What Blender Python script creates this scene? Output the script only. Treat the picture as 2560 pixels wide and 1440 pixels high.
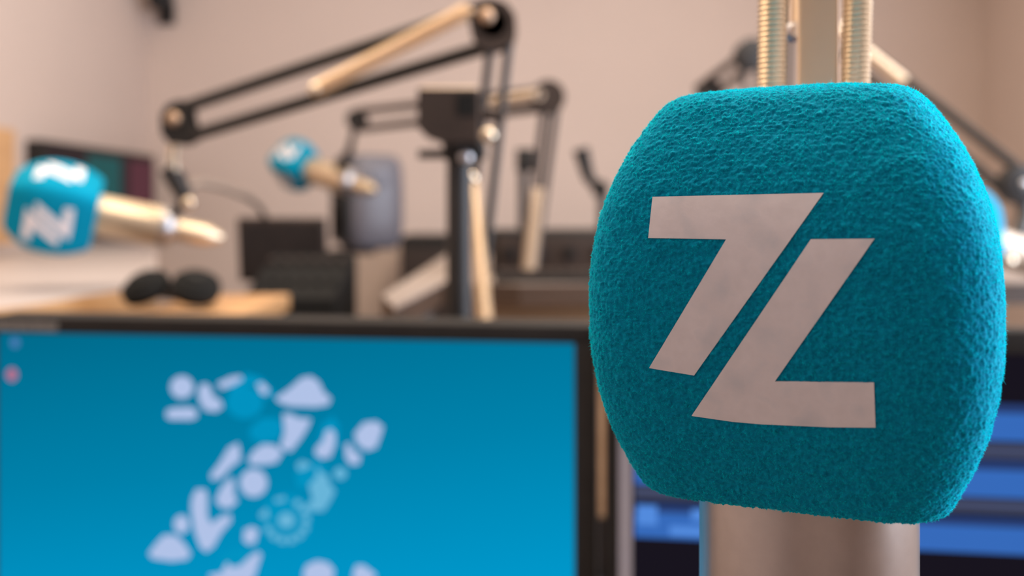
import bpy, bmesh, math, random
import numpy as np
from mathutils import Vector, Matrix
from mathutils.bvhtree import BVHTree
from mathutils.geometry import tessellate_polygon

scene = bpy.context.scene
for o in list(bpy.data.objects):
    bpy.data.objects.remove(o)
COL = scene.collection
random.seed(7)
rng = np.random.default_rng(7)
PI = math.pi

# ------------------------------------------------------------------ camera
CAMZ = 1.22
FPX = 2560 * 35.0 / 36.0
HORIZON = 520.0
cam = bpy.data.cameras.new('camera')
cam.lens = 35.0
cam.sensor_width = 36.0
cam.shift_y = -(720.0 - HORIZON) / 2560.0
cam.clip_start = 0.01
cam.dof.use_dof = True
cam.dof.focus_distance = 0.261
cam.dof.aperture_fstop = 7.4
cam.dof.aperture_blades = 0
cam_o = bpy.data.objects.new('camera', cam)
cam_o.location = (0, 0, CAMZ)
cam_o.rotation_euler = (PI / 2, 0, 0)
COL.objects.link(cam_o)
scene.camera = cam_o

# ------------------------------------------------------------------ world, exposure
w = bpy.data.worlds.new('world')
scene.world = w
w.use_nodes = True
bg = w.node_tree.nodes['Background']
bg.inputs[0].default_value = (0.62, 0.74, 1.0, 1)
bg.inputs[1].default_value = 0.6
vs = scene.view_settings
vs.view_transform = 'Standard'
vs.look = 'None'
vs.gamma = 1.0
vs.use_curve_mapping = False
vs.exposure = -0.16


def area(name, loc, rot, sx, sy, power, col):
    l = bpy.data.lights.new(name, 'AREA')
    l.shape = 'RECTANGLE'
    l.size, l.size_y = sx, sy
    l.energy = power
    l.color = col
    o = bpy.data.objects.new(name, l)
    o.location = loc
    o.rotation_euler = rot
    COL.objects.link(o)
    return o


WARM = (1.0, 0.82, 0.62)
COOL = (0.76, 0.85, 1.0)
CEIL = 2.6
LAMPS = [(-0.70, 0.95), (0.38, 0.85), (-0.65, 2.35), (0.55, 2.35)]
LAMP_W = [20.0, 40.0, 4.5, 9.0]
for i, (lx, ly) in enumerate(LAMPS):
    area('ceiling_lamp_light', (lx, ly, CEIL - 0.035), (0, 0, 0), 0.56, 1.16, LAMP_W[i], WARM)
# daylight through the window in the right wall
area('window_daylight', (1.74, 0.70, 1.55), (0, PI / 2, 0), 1.1, 2.1, 88.0, COOL)

# ------------------------------------------------------------------ helpers
def at(px, py, d):
    return Vector(((px - 1280.0) / FPX * d, d, CAMZ - (py - HORIZON) / FPX * d))


def onplane(px, py, z):
    d = FPX * (CAMZ - z) / (py - HORIZON)
    return at(px, py, d)


def srgb(r, g, b):
    f = lambda c: (c / 255) / 12.92 if c / 255 <= 0.04045 else ((c / 255 + 0.055) / 1.055) ** 2.4
    return (f(r), f(g), f(b))


def setin(n, name, v):
    if name in n.inputs:
        n.inputs[name].default_value = v


def mat(name, col, rough=0.5, metal=0.0, var=0.08, scale=30.0, bump=0.0, sheen=0.0, spec=0.5, coat=0.0, aniso=0.0):
    m = bpy.data.materials.new(name)
    m.use_nodes = True
    nt = m.node_tree
    p = nt.nodes['Principled BSDF']
    tc = nt.nodes.new('ShaderNodeTexCoord')
    nz = nt.nodes.new('ShaderNodeTexNoise')
    nz.inputs['Scale'].default_value = scale
    nz.inputs['Detail'].default_value = 4
    nt.links.new(tc.outputs['Object'], nz.inputs['Vector'])
    cr = nt.nodes.new('ShaderNodeValToRGB')
    cr.color_ramp.elements[0].position = 0.3
    cr.color_ramp.elements[1].position = 0.7
    cr.color_ramp.elements[0].color = tuple(c * (1 - var) for c in col) + (1,)
    cr.color_ramp.elements[1].color = tuple(min(1, c * (1 + var)) for c in col) + (1,)
    nt.links.new(nz.outputs['Fac'], cr.inputs['Fac'])
    nt.links.new(cr.outputs['Color'], p.inputs['Base Color'])
    p.inputs['Roughness'].default_value = rough
    p.inputs['Metallic'].default_value = metal
    setin(p, 'Specular IOR Level', spec)
    setin(p, 'Coat Weight', coat)
    setin(p, 'Anisotropic', aniso)
    if sheen:
        setin(p, 'Sheen Weight', sheen)
        setin(p, 'Sheen Roughness', 0.4)
    if bump:
        b = nt.nodes.new('ShaderNodeBump')
        b.inputs['Strength'].default_value = bump
        b.inputs['Distance'].default_value = 0.002
        nt.links.new(nz.outputs['Fac'], b.inputs['Height'])
        nt.links.new(b.outputs['Normal'], p.inputs['Normal'])
    return m


def wood(name, c0, c1, rough=0.45):
    m = bpy.data.materials.new(name)
    m.use_nodes = True
    nt = m.node_tree
    p = nt.nodes['Principled BSDF']
    tc = nt.nodes.new('ShaderNodeTexCoord')
    mp = nt.nodes.new('ShaderNodeMapping')
    mp.inputs['Scale'].default_value = (3, 3, 40)
    nz = nt.nodes.new('ShaderNodeTexNoise')
    nz.inputs['Scale'].default_value = 2.0
    nz.inputs['Detail'].default_value = 6
    cr = nt.nodes.new('ShaderNodeValToRGB')
    cr.color_ramp.elements[0].position = 0.3
    cr.color_ramp.elements[1].position = 0.7
    cr.color_ramp.elements[0].color = c0 + (1,)
    cr.color_ramp.elements[1].color = c1 + (1,)
    nt.links.new(tc.outputs['Object'], mp.inputs['Vector'])
    nt.links.new(mp.outputs['Vector'], nz.inputs['Vector'])
    nt.links.new(nz.outputs['Fac'], cr.inputs['Fac'])
    nt.links.new(cr.outputs['Color'], p.inputs['Base Color'])
    p.inputs['Roughness'].default_value = rough
    return m


def emis(name, col, strength=1.0):
    m = bpy.data.materials.new(name)
    m.use_nodes = True
    nt = m.node_tree
    nt.nodes.clear()
    out = nt.nodes.new('ShaderNodeOutputMaterial')
    e = nt.nodes.new('ShaderNodeEmission')
    e.inputs['Color'].default_value = tuple(col) + (1,)
    e.inputs['Strength'].default_value = strength
    nt.links.new(e.outputs[0], out.inputs['Surface'])
    return m


class MB:
    """collects geometry in world coordinates; build() links it as one mesh object"""

    def __init__(self):
        self.v, self.f = [], []

    def add(self, vs_, fs_):
        n = len(self.v)
        self.v += [Vector(p) for p in vs_]
        self.f += [tuple(i + n for i in f) for f in fs_]
        return self

    def box(self, c, s, rot=None, bev=0.0):
        bm = bmesh.new()
        bmesh.ops.create_cube(bm, size=1.0)
        for v in bm.verts:
            v.co = Vector((v.co.x * s[0], v.co.y * s[1], v.co.z * s[2]))
        if bev:
            bmesh.ops.bevel(bm, geom=bm.edges[:], offset=bev, segments=3, profile=0.5, affect='EDGES')
        R = rot if rot is not None else Matrix.Identity(3)
        bm.verts.index_update()
        self.add([R @ v.co + Vector(c) for v in bm.verts], [[v.index for v in f.verts] for f in bm.faces])
        bm.free()
        return self

    def tube(self, pts, r, seg=14, cap=True):
        pts = [Vector(p) for p in pts]
        n = len(pts)
        rs = r if isinstance(r, (list, tuple)) else [r] * n
        t0 = (pts[1] - pts[0]).normalized()
        a = t0.orthogonal().normalized()
        V, Fc = [], []
        for i in range(n):
            t = (pts[min(i + 1, n - 1)] - pts[max(i - 1, 0)]).normalized()
            a = (a - t * a.dot(t)).normalized()
            b = t.cross(a)
            for k in range(seg):
                an = 2 * PI * k / seg
                V.append(pts[i] + (a * math.cos(an) + b * math.sin(an)) * rs[i])
        for i in range(n - 1):
            for k in range(seg):
                k2 = (k + 1) % seg
                Fc.append((i * seg + k, i * seg + k2, (i + 1) * seg + k2, (i + 1) * seg + k))
        if cap:
            Fc.append(tuple(range(seg))[::-1])
            Fc.append(tuple(range((n - 1) * seg, n * seg)))
        return self.add(V, Fc)

    def cyl(self, p0, p1, r, seg=24, bev=0.0):
        p0, p1 = Vector(p0), Vector(p1)
        if bev:
            d = (p1 - p0).normalized() * bev
            return self.tube([p0, p0 + d * 0.3, p0 + d, p1 - d, p1 - d * 0.3, p1],
                             [r - bev, r - bev * 0.3, r, r, r - bev * 0.3, r - bev], seg)
        return self.tube([p0, p1], r, seg)

    def lathe(self, prof, axis_m, seg=48):
        """prof: (radius, height) pairs along local z, axis_m: 4x4"""
        V, Fc = [], []
        n = len(prof)
        for (r, h) in prof:
            for k in range(seg):
                an = 2 * PI * k / seg
                V.append(axis_m @ Vector((r * math.cos(an), r * math.sin(an), h)))
        for i in range(n - 1):
            for k in range(seg):
                k2 = (k + 1) % seg
                Fc.append((i * seg + k, i * seg + k2, (i + 1) * seg + k2, (i + 1) * seg + k))
        Fc.append(tuple(range(seg))[::-1])
        Fc.append(tuple(range((n - 1) * seg, n * seg)))
        return self.add(V, Fc)

    def prism(self, poly, vec):
        """poly: 3D points of a planar outline, extruded by vec"""
        poly = [Vector(p) for p in poly]
        vec = Vector(vec)
        n = len(poly)
        V = poly + [p + vec for p in poly]
        tris = tessellate_polygon([poly])
        Fc = [tuple(t) for t in tris] + [tuple(i + n for i in reversed(t)) for t in tris]
        for i in range(n):
            j = (i + 1) % n
            Fc.append((i, j, j + n, i + n))
        return self.add(V, Fc)

    def spring(self, p0, p1, R, wire, pitch, seg=18, ws=6):
        p0, p1 = Vector(p0), Vector(p1)
        L = (p1 - p0).length
        t = (p1 - p0).normalized()
        a = t.orthogonal().normalized()
        b = t.cross(a)
        turns = L / pitch
        n = int(turns * seg) + 1
        V, Fc = [], []
        for i in range(n):
            an = 2 * PI * i / seg
            rad = a * math.cos(an) + b * math.sin(an)
            c = p0 + t * (pitch * i / seg) + rad * (R - wire)
            for k in range(ws):
                q = 2 * PI * k / ws
                V.append(c + rad * (math.cos(q) * wire) + t * (math.sin(q) * wire))
        for i in range(n - 1):
            for k in range(ws):
                k2 = (k + 1) % ws
                Fc.append((i * ws + k, i * ws + k2, (i + 1) * ws + k2, (i + 1) * ws + k))
        return self.add(V, Fc)

    def build(self, name, m, parent=None, smooth=True):
        org = Vector((0, 0, 0))
        if parent is not None:
            q = parent
            while q is not None:
                org += q.location
                q = q.parent
        me = bpy.data.meshes.new(name)
        me.from_pydata([v - org for v in self.v], [], self.f)
        bm = bmesh.new()
        bm.from_mesh(me)
        bmesh.ops.recalc_face_normals(bm, faces=bm.faces)
        bm.to_mesh(me)
        bm.free()
        if smooth:
            me.shade_smooth()
            me.set_sharp_from_angle(angle=math.radians(38))
        me.materials.append(m)
        o = bpy.data.objects.new(name, me)
        COL.objects.link(o)
        o.parent = parent
        return o


def tag(o, label=None, cat=None, group=None, kind=None):
    if label:
        o['label'] = label
    if cat:
        o['category'] = cat
    if group:
        o['group'] = group
    if kind:
        o['kind'] = kind
    return o


def empty(name, loc):
    o = bpy.data.objects.new(name, None)
    o.empty_display_size = 0.03
    COL.objects.link(o)
    o.location = loc
    return o


# ------------------------------------------------------------------ materials
M = {}
M['wall'] = mat('wall_paint', (0.645, 0.52, 0.455), 0.85, var=0.02, scale=3, bump=0.05)
M['ceiling'] = mat('ceiling_paint', (0.75, 0.72, 0.69), 0.9, var=0.02, scale=3)
M['floor'] = mat('floor_carpet', (0.16, 0.15, 0.15), 0.95, var=0.25, scale=120)
M['black'] = mat('black_powder_coat', (0.018, 0.015, 0.014), 0.5, var=0.15, spec=0.4)
M['blackmatte'] = mat('black_plastic', (0.016, 0.014, 0.013), 0.6, var=0.15, spec=0.25)
M['blackgloss'] = mat('black_gloss_plastic', (0.014, 0.013, 0.013), 0.22, var=0.1)
M['brownblack'] = mat('dark_brown_plastic', (0.034, 0.023, 0.019), 0.5, var=0.15, spec=0.3)
M['nickel'] = mat('satin_nickel', (0.78, 0.64, 0.48), 0.32, 1.0, var=0.04)
M['springmetal'] = mat('nickel_spring_wire', (0.86, 0.64, 0.42), 0.36, 0.65, var=0.03)
M['post'] = mat('champagne_aluminium', (0.80, 0.61, 0.43), 0.5, 0.25, var=0.04)
M['micbody'] = mat('satin_grey_enamel', (0.44, 0.375, 0.345), 0.30, 0.9, var=0.03, scale=200, bump=0.02)
M['micsilver'] = mat('champagne_mic_body', (0.70, 0.56, 0.40), 0.42, 0.9, var=0.03)
M['nickelreflect'] = mat('nickel_brown_reflection', (0.42, 0.28, 0.19), 0.5, 0.6, var=0.05)  # nickel bolt heads with their brown reflection put into the base colour
M['springdull'] = mat('dull_spring_wire', (0.50, 0.385, 0.29), 0.45, 0.4, var=0.05)
M['chrome'] = mat('chrome', (0.50, 0.48, 0.49), 0.40, 1.0, var=0.02)
M['oak'] = wood('oak_edge', (0.50, 0.27, 0.12), (0.62, 0.36, 0.17))
M['oakdark'] = wood('oak_panel', (0.36, 0.20, 0.10), (0.45, 0.26, 0.14))
M['laminate'] = mat('pale_laminate', (0.46, 0.41, 0.40), 0.45, var=0.02, scale=8)
M['tabletop'] = mat('taupe_laminate', (0.30, 0.245, 0.215), 0.5, var=0.03, scale=8)
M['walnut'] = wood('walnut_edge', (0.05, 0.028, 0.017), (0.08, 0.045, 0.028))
M['deskgrey'] = mat('grey_brown_laminate', (0.20, 0.155, 0.13), 0.45, var=0.05, scale=8)
M['greyplastic'] = mat('grey_speaker_plastic', (0.135, 0.13, 0.155), 0.42, var=0.04)
M['darkgrille'] = mat('dark_speaker_grille', (0.02, 0.02, 0.022), 0.7, var=0.3, scale=400)
M['logo'] = mat('white_print_fabric', (0.78, 0.72, 0.735), 0.75, var=0.05, scale=160, bump=0.05)
def mark_material():
    m = mat('white_print_fabric', (0.78, 0.72, 0.735), 0.75, var=0.04, scale=260, bump=0.05)
    nt = m.node_tree
    p = nt.nodes['Principled BSDF']
    src = p.inputs['Base Color'].links[0].from_socket
    tc = nt.nodes.new('ShaderNodeTexCoord')
    nz = nt.nodes.new('ShaderNodeTexNoise')
    nz.inputs['Scale'].default_value = 130
    nz.inputs['Detail'].default_value = 3
    cr = nt.nodes.new('ShaderNodeValToRGB')
    cr.color_ramp.elements[0].position = 0.52
    cr.color_ramp.elements[1].position = 0.78
    cr.color_ramp.elements[0].color = (1, 1, 1, 1)
    cr.color_ramp.elements[1].color = (0.78, 0.83, 0.86, 1)
    mx = nt.nodes.new('ShaderNodeMixRGB')
    mx.blend_type = 'MULTIPLY'
    mx.inputs[0].default_value = 1.0
    nt.links.new(tc.outputs['Object'], nz.inputs['Vector'])
    nt.links.new(nz.outputs['Fac'], cr.inputs['Fac'])
    nt.links.new(src, mx.inputs[1])
    nt.links.new(cr.outputs['Color'], mx.inputs[2])
    nt.links.new(mx.outputs[0], p.inputs['Base Color'])
    return m


M['logo'] = mark_material()
M['silverbezel'] = mat('silver_grey_plastic', (0.34, 0.32, 0.36), 0.4, var=0.04)
M['darkglass'] = mat('dark_screen_glass', (0.022, 0.018, 0.018), 0.5, var=0.1, spec=0.2)
M['rubber'] = mat('black_rubber', (0.010, 0.010, 0.010), 0.75, spec=0.15)
M['cable'] = mat('brown_grey_cable', (0.20, 0.15, 0.12), 0.6)
M['whiteplastic'] = mat('white_plastic', (0.7, 0.7, 0.68), 0.5)
M['badge'] = mat('grey_printed_badge', (0.16, 0.15, 0.14), 0.5, var=0.5, scale=300)


def foam_material(name, dark, sheen=1.0):
    m = bpy.data.materials.new(name)
    m.use_nodes = True
    nt = m.node_tree
    p = nt.nodes['Principled BSDF']
    tc = nt.nodes.new('ShaderNodeTexCoord')
    nz = nt.nodes.new('ShaderNodeTexNoise')
    nz.inputs['Scale'].default_value = 900
    nz.inputs['Detail'].default_value = 3
    cr = nt.nodes.new('ShaderNodeValToRGB')
    cr.color_ramp.elements[0].position = 0.25
    cr.color_ramp.elements[1].position = 0.75
    cr.color_ramp.elements[0].color = (0.0, 0.18 * dark, 0.33 * dark, 1)
    cr.color_ramp.elements[1].color = (0.0, 0.35 * dark, 0.54 * dark, 1)
    nt.links.new(tc.outputs['Object'], nz.inputs['Vector'])
    nt.links.new(nz.outputs['Fac'], cr.inputs['Fac'])
    nt.links.new(cr.outputs['Color'], p.inputs['Base Color'])
    p.inputs['Roughness'].default_value = 0.9
    setin(p, 'Specular IOR Level', 0.1)
    setin(p, 'Sheen Weight', sheen)
    setin(p, 'Sheen Roughness', 0.35)
    p.inputs['Sheen Tint'].default_value = (0.02, 0.85, 1.0, 1)
    return m


M['foam'] = foam_material('teal_flocked_foam', 0.95)
M['foamplain'] = foam_material('teal_foam', 0.90, 0.15)


def fibre_material():
    m = bpy.data.materials.new('teal_flock_fibre')
    m.use_nodes = True
    nt = m.node_tree
    nt.nodes.clear()
    out = nt.nodes.new('ShaderNodeOutputMaterial')
    d = nt.nodes.new('ShaderNodeBsdfDiffuse')
    t = nt.nodes.new('ShaderNodeBsdfTranslucent')
    mx = nt.nodes.new('ShaderNodeMixShader')
    tc = nt.nodes.new('ShaderNodeTexCoord')
    nz = nt.nodes.new('ShaderNodeTexNoise')
    nz.inputs['Scale'].default_value = 900
    cr = nt.nodes.new('ShaderNodeValToRGB')
    cr.color_ramp.elements[0].position = 0.3
    cr.color_ramp.elements[1].position = 0.7
    cr.color_ramp.elements[0].color = (0.0, 0.51, 0.63, 1)
    cr.color_ramp.elements[1].color = (0.0, 0.92, 0.98, 1)
    nt.links.new(tc.outputs['Object'], nz.inputs['Vector'])
    nt.links.new(nz.outputs['Fac'], cr.inputs['Fac'])
    nt.links.new(cr.outputs['Color'], d.inputs['Color'])
    nt.links.new(cr.outputs['Color'], t.inputs['Color'])
    mx.inputs[0].default_value = 0.5
    nt.links.new(d.outputs[0], mx.inputs[1])
    nt.links.new(t.outputs[0], mx.inputs[2])
    nt.links.new(mx.outputs[0], out.inputs['Surface'])
    return m


M['fibre'] = fibre_material()

# ------------------------------------------------------------------ room
BACK = 3.6
XL = (370 - 1280) / FPX * BACK
XR = (2455 - 1280) / FPX * BACK
FRONT = -2.4


def struct(name, mb, m, parent=None, label=None, smooth=False):
    o = mb.build(name, m, parent, smooth)
    if parent is None:
        o['kind'] = 'structure'
    if label:
        o['label'] = label
    return o


XLW = XL - 0.0
struct('floor', MB().box(((XL + XR) / 2, (BACK + FRONT) / 2, -0.05), (XR - XL + 0.4, BACK - FRONT + 0.4, 0.1)), M['floor'], label='dark grey carpet floor of the studio')
struct('ceiling', MB().box(((XL + XR) / 2, (BACK + FRONT) / 2, CEIL + 0.05), (XR - XL + 0.4, BACK - FRONT + 0.4, 0.1)), M['ceiling'], label='white studio ceiling above the tables')
struct('wall_back', MB().box(((XL + XR) / 2, BACK + 0.05, CEIL / 2), (XR - XL + 0.2, 0.1, CEIL)), M['wall'], label='beige pink back wall behind the microphone arms')
struct('wall_left', MB().box((XL - 0.05, (BACK + FRONT) / 2, CEIL / 2), (0.1, BACK - FRONT, CEIL)), M['wall'], label='pale wall on the left of the corner')
struct('wall_front', MB().box(((XL + XR) / 2, FRONT - 0.05, CEIL / 2), (XR - XL + 0.2, 0.1, CEIL)), M['wall'], label='beige wall behind the camera')
WY0, WY1, WZ0, WZ1 = -0.40, 1.80, 0.95, 2.15
wr = MB()
wr.box((XR + 0.05, (FRONT + WY0) / 2, CEIL / 2), (0.1, WY0 - FRONT, CEIL))
wr.box((XR + 0.05, (BACK + WY1) / 2, CEIL / 2), (0.1, BACK - WY1, CEIL))
wr.box((XR + 0.05, (WY0 + WY1) / 2, WZ0 / 2), (0.1, WY1 - WY0, WZ0))
wr.box((XR + 0.05, (WY0 + WY1) / 2, (WZ1 + CEIL) / 2), (0.1, WY1 - WY0, CEIL - WZ1))
struct('wall_right', wr, M['wall'], label='wall with the window on the right')
wf = MB()
for (y, z, sy, sz) in ((WY0 + 0.02, (WZ0 + WZ1) / 2, 0.04, WZ1 - WZ0), (WY1 - 0.02, (WZ0 + WZ1) / 2, 0.04, WZ1 - WZ0),
                       ((WY0 + WY1) / 2, WZ0 + 0.02, WY1 - WY0, 0.04), ((WY0 + WY1) / 2, WZ1 - 0.02, WY1 - WY0, 0.04)):
    wf.box((XR + 0.06, y, z), (0.05, sy, sz))
wf.box((XR + 0.06, (WY0 + WY1) / 2, (WZ0 + WZ1) / 2), (0.03, 0.04, WZ1 - WZ0))
struct('window_1', wf, M['whiteplastic'], label='white framed daylight window in the right wall')

# the ceiling lamps that give the warm light
for i, (lx, ly) in enumerate(LAMPS):
    t = empty('ceiling_light', (lx, ly, CEIL - 0.03))
    fr = MB()
    for (dx, dy, sx, sy) in ((-0.29, 0, 0.02, 1.2), (0.29, 0, 0.02, 1.2), (0, -0.59, 0.56, 0.02), (0, 0.59, 0.56, 0.02)):
        fr.box((lx + dx, ly + dy, CEIL - 0.02), (sx, sy, 0.04))
    fr.box((lx, ly, CEIL - 0.008), (0.58, 1.18, 0.014))
    fr.build('frame', M['whiteplastic'], t, False)
    tag(t, ['long warm ceiling panel above the blue screen', 'long warm ceiling panel above the second screen',
            'long warm ceiling panel by the back left corner', 'long warm ceiling panel by the back right corner'][i], 'ceiling light', 'ceiling light panels')

# ------------------------------------------------------------------ foam windscreen shape
FP = dict(H=0.1095, v0=-0.1352, pb=2.1044, pt=2.5881, qb=0.2399, qt=0.4149, n=6.0, W=0.0525)


def foam_profile(npts):
    pts = []
    for i in range(121):
        v = -1 + 2 * i / 120
        if v > FP['v0']:
            s = (v - FP['v0']) / (1 - FP['v0'])
            ww = 1 - FP['qt'] * s ** FP['pt']
        else:
            s = (FP['v0'] - v) / (1 + FP['v0'])
            ww = 1 - FP['qb'] * s ** FP['pb']
        pts.append((ww * FP['W'], v * FP['H'] / 2))
    # fillets where the side meets the top and the bottom
    def fillet(side, cap_w, r):
        # side: points towards the corner (last = corner); returns smoothed tail
        corner = np.array(side[-1])
        cut = len(side) - 1
        while cut > 0 and np.linalg.norm(np.array(side[cut]) - corner) < r:
            cut -= 1
        a = np.array(side[cut])
        b = corner + np.array((-r, 0))
        tail = [tuple((1 - t) ** 2 * a + 2 * t * (1 - t) * corner + t * t * b) for t in np.linspace(0, 1, 10)]
        return side[:cut] + tail
    up = fillet(pts, 0, 0.0055)
    full = fillet(up[::-1], 0, 0.0030)[::-1]
    hb, ht = full[0][1], full[-1][1]
    bot = [(full[0][0] * k, hb) for k in (0.02, 0.3, 0.6, 0.85)]
    top = [(full[-1][0] * k, ht + 0.0015 * (1 - k * k)) for k in (0.9, 0.75, 0.5, 0.25, 0.02)]
    P = np.array(bot + full + top)
    seg = np.r_[0, np.cumsum(np.linalg.norm(np.diff(P, axis=0), axis=1))]
    s = np.linspace(0, seg[-1], npts)
    return np.c_[np.interp(s, seg, P[:, 0]), np.interp(s, seg, P[:, 1])]


def foam_verts(nprof, nang):
    pr = foam_profile(nprof)
    # even spacing around the rounded square
    a = np.linspace(0, 2 * np.pi, 4001)
    e = 2 / FP['n']
    xy = np.c_[np.sign(np.cos(a)) * np.abs(np.cos(a)) ** e, np.sign(np.sin(a)) * np.abs(np.sin(a)) ** e]
    s = np.r_[0, np.cumsum(np.linalg.norm(np.diff(xy, axis=0), axis=1))]
    q = np.linspace(0, s[-1], nang, endpoint=False)
    x = np.interp(q, s, xy[:, 0])
    y = np.interp(q, s, xy[:, 1])
    V = np.stack([pr[:, 0:1] * x[None], pr[:, 0:1] * y[None], np.repeat(pr[:, 1:2], nang, 1)], -1)
    return V  # nprof x nang x 3


def grid_faces(n, m_):
    i = np.arange(n - 1)[:, None]
    j = np.arange(m_)[None]
    j2 = (j + 1) % m_
    return np.stack([i * m_ + j, i * m_ + j2, (i + 1) * m_ + j2, (i + 1) * m_ + j], -1).reshape(-1, 4)


_H = rng.random((64, 64, 64))


def vnoise(P, scale):
    """smooth value noise on points, -1..1"""
    Q = P * scale + 1000.37
    i = np.floor(Q).astype(int)
    f = Q - i
    f = f * f * (3 - 2 * f)
    out = 0
    for dx in (0, 1):
        for dy in (0, 1):
            for dz in (0, 1):
                wgt = (f[:, 0] if dx else 1 - f[:, 0]) * (f[:, 1] if dy else 1 - f[:, 1]) * (f[:, 2] if dz else 1 - f[:, 2])
                out = out + wgt * _H[(i[:, 0] + dx) % 64, (i[:, 1] + dy) % 64, (i[:, 2] + dz) % 64]
    return out * 2 - 1


def mesh_np(name, V, F, m, parent=None, smooth=True):
    me = bpy.data.meshes.new(name)
    k = F.shape[1]
    me.vertices.add(len(V))
    me.vertices.foreach_set('co', np.ascontiguousarray(V, dtype=np.float32).ravel())
    me.loops.add(F.size)
    me.loops.foreach_set('vertex_index', F.astype(np.int32).ravel())
    me.polygons.add(len(F))
    me.polygons.foreach_set('loop_start', np.arange(0, F.size, k, dtype=np.int32))
    me.update(calc_edges=True)
    me.validate()
    if smooth:
        me.shade_smooth()
    me.materials.append(m)
    o = bpy.data.objects.new(name, me)
    COL.objects.link(o)
    o.parent = parent
    return o


# smooth reference surface for placing the print
_Vs = foam_verts(90, 160)
FOAM_BVH = BVHTree.FromPolygons([Vector(p) for p in _Vs.reshape(-1, 3)], [tuple(f) for f in grid_faces(90, 160)])

# pose of the microphone in front
th, rz, kb = -0.4307, 0.0326, 0.059
R1 = Matrix(((math.cos(th), -math.sin(th), 0), (math.sin(th), math.cos(th), 0), (0, 0, 1)))
R2 = Matrix(((math.cos(rz), 0, -math.sin(rz)), (0, 1, 0), (math.sin(rz), 0, math.cos(rz))))
R3 = Matrix(((1, 0, 0), (0, math.cos(kb), -math.sin(kb)), (0, math.sin(kb), math.cos(kb))))
FOAM_C = Vector((0.0841, 0.2897, CAMZ - 0.0214))
FOAM_M = Matrix.Translation(FOAM_C) @ (R3 @ R2 @ R1).to_4x4()
FOAM_I = FOAM_M.inverted()

# the two strokes of the printed mark, as outlines on the front face (local x, z)
def crop4(c):
    return (1540 + c[0] / 2.057, 420 + c[1] / 2.057)


MARK_PX = [
    [(190, 150), (1068, 130), (403, 1065), (172, 1027), (568, 367), (168, 361)],
    [(1003, 367), (1330, 364), (818, 1096), (1327, 1103), (1335, 1332), (1100, 1330), (750, 1315), (600, 1302), (390, 1272)],
]


def to_face(px, py):
    d = (FOAM_I.to_3x3() @ (at(px, py, 1.0) - Vector((0, 0, CAMZ)))).normalized()
    o = FOAM_I @ Vector((0, 0, CAMZ))
    hit, nrm, idx, dist = FOAM_BVH.ray_cast(o, d)
    return (hit.x, hit.z)


MARKS = []
for poly in MARK_PX:
    pts = []
    n = len(poly)
    for i in range(n):
        a = crop4(poly[i])
        b = crop4(poly[(i + 1) % n])
        for k in range(6):
            t = k / 6
            pts.append(to_face(a[0] + (b[0] - a[0]) * t, a[1] + (b[1] - a[1]) * t))
    MARKS.append(pts)


def mark_patch(poly, face, off, fine):
    """thin curved patch lying on one face of the foam; returns local verts, faces"""
    bm = bmesh.new()
    vs_ = [bm.verts.new((p[0], 0, p[1])) for p in poly]
    tris = tessellate_polygon([[Vector((p[0], p[1], 0)) for p in poly]])
    for t in tris:
        try:
            bm.faces.new([vs_[i] for i in t])
        except ValueError:
            pass
    xs = [p[0] for p in poly]
    zs = [p[1] for p in poly]
    for ax, lo, hi in ((0, min(xs), max(xs)), (2, min(zs), max(zs))):
        c = lo + fine
        while c < hi:
            co = [0, 0, 0]
            no = [0, 0, 0]
            co[ax] = c
            no[ax] = 1
            bmesh.ops.bisect_plane(bm, geom=bm.verts[:] + bm.edges[:] + bm.faces[:], plane_co=co, plane_no=no)
            c += fine
    bmesh.ops.triangulate(bm, faces=bm.faces[:])
    bm.verts.index_update()
    base, top = [], []
    Rf = Matrix.Rotation(face * PI / 2, 3, 'Z')
    for v in bm.verts:
        hit, nrm, idx, dist = FOAM_BVH.ray_cast(Vector((v.co.x, -0.2, v.co.z)), Vector((0, 1, 0)))
        if hit is None:
            hit, nrm = Vector((v.co.x, -0.05, v.co.z)), Vector((0, -1, 0))
        if nrm.y > 0:
            nrm = -nrm
        top.append(Rf @ (hit + nrm * off))
        base.append(Rf @ (hit - nrm * 0.0003))
    n = len(top)
    fs_ = []
    edges = {}
    for f in bm.faces:
        ids = [v.index for v in f.verts]
        fs_.append(tuple(ids))
        fs_.append(tuple(i + n for i in reversed(ids)))
    for e in bm.edges:
        if len(e.link_faces) == 1:
            a, b = e.verts[0].index, e.verts[1].index
            fs_.append((a, b, b + n, a + n))
    bm.free()
    return top + base, fs_


def inside(poly, X, Z):
    r = np.zeros(len(X), bool)
    n = len(poly)
    for i in range(n):
        x0, z0 = poly[i]
        x1, z1 = poly[(i + 1) % n]
        c = ((z0 > Z) != (z1 > Z)) & (X < (x1 - x0) * (Z - z0) / (z1 - z0 + 1e-12) + x0)
        r ^= c
    return r


def on_mark(L, faces=(0, 1, 2, 3)):
    """which local points lie under a printed mark, any of the four faces"""
    r = np.zeros(len(L), bool)
    for face in faces:
        a = -face * PI / 2
        X = L[:, 0] * math.cos(a) - L[:, 1] * math.sin(a)
        Y = L[:, 0] * math.sin(a) + L[:, 1] * math.cos(a)
        ok = Y < -0.6 * np.sqrt(X * X + Y * Y)
        for poly in MARKS:
            r |= ok & inside(poly, X, L[:, 2])
    return r


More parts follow.
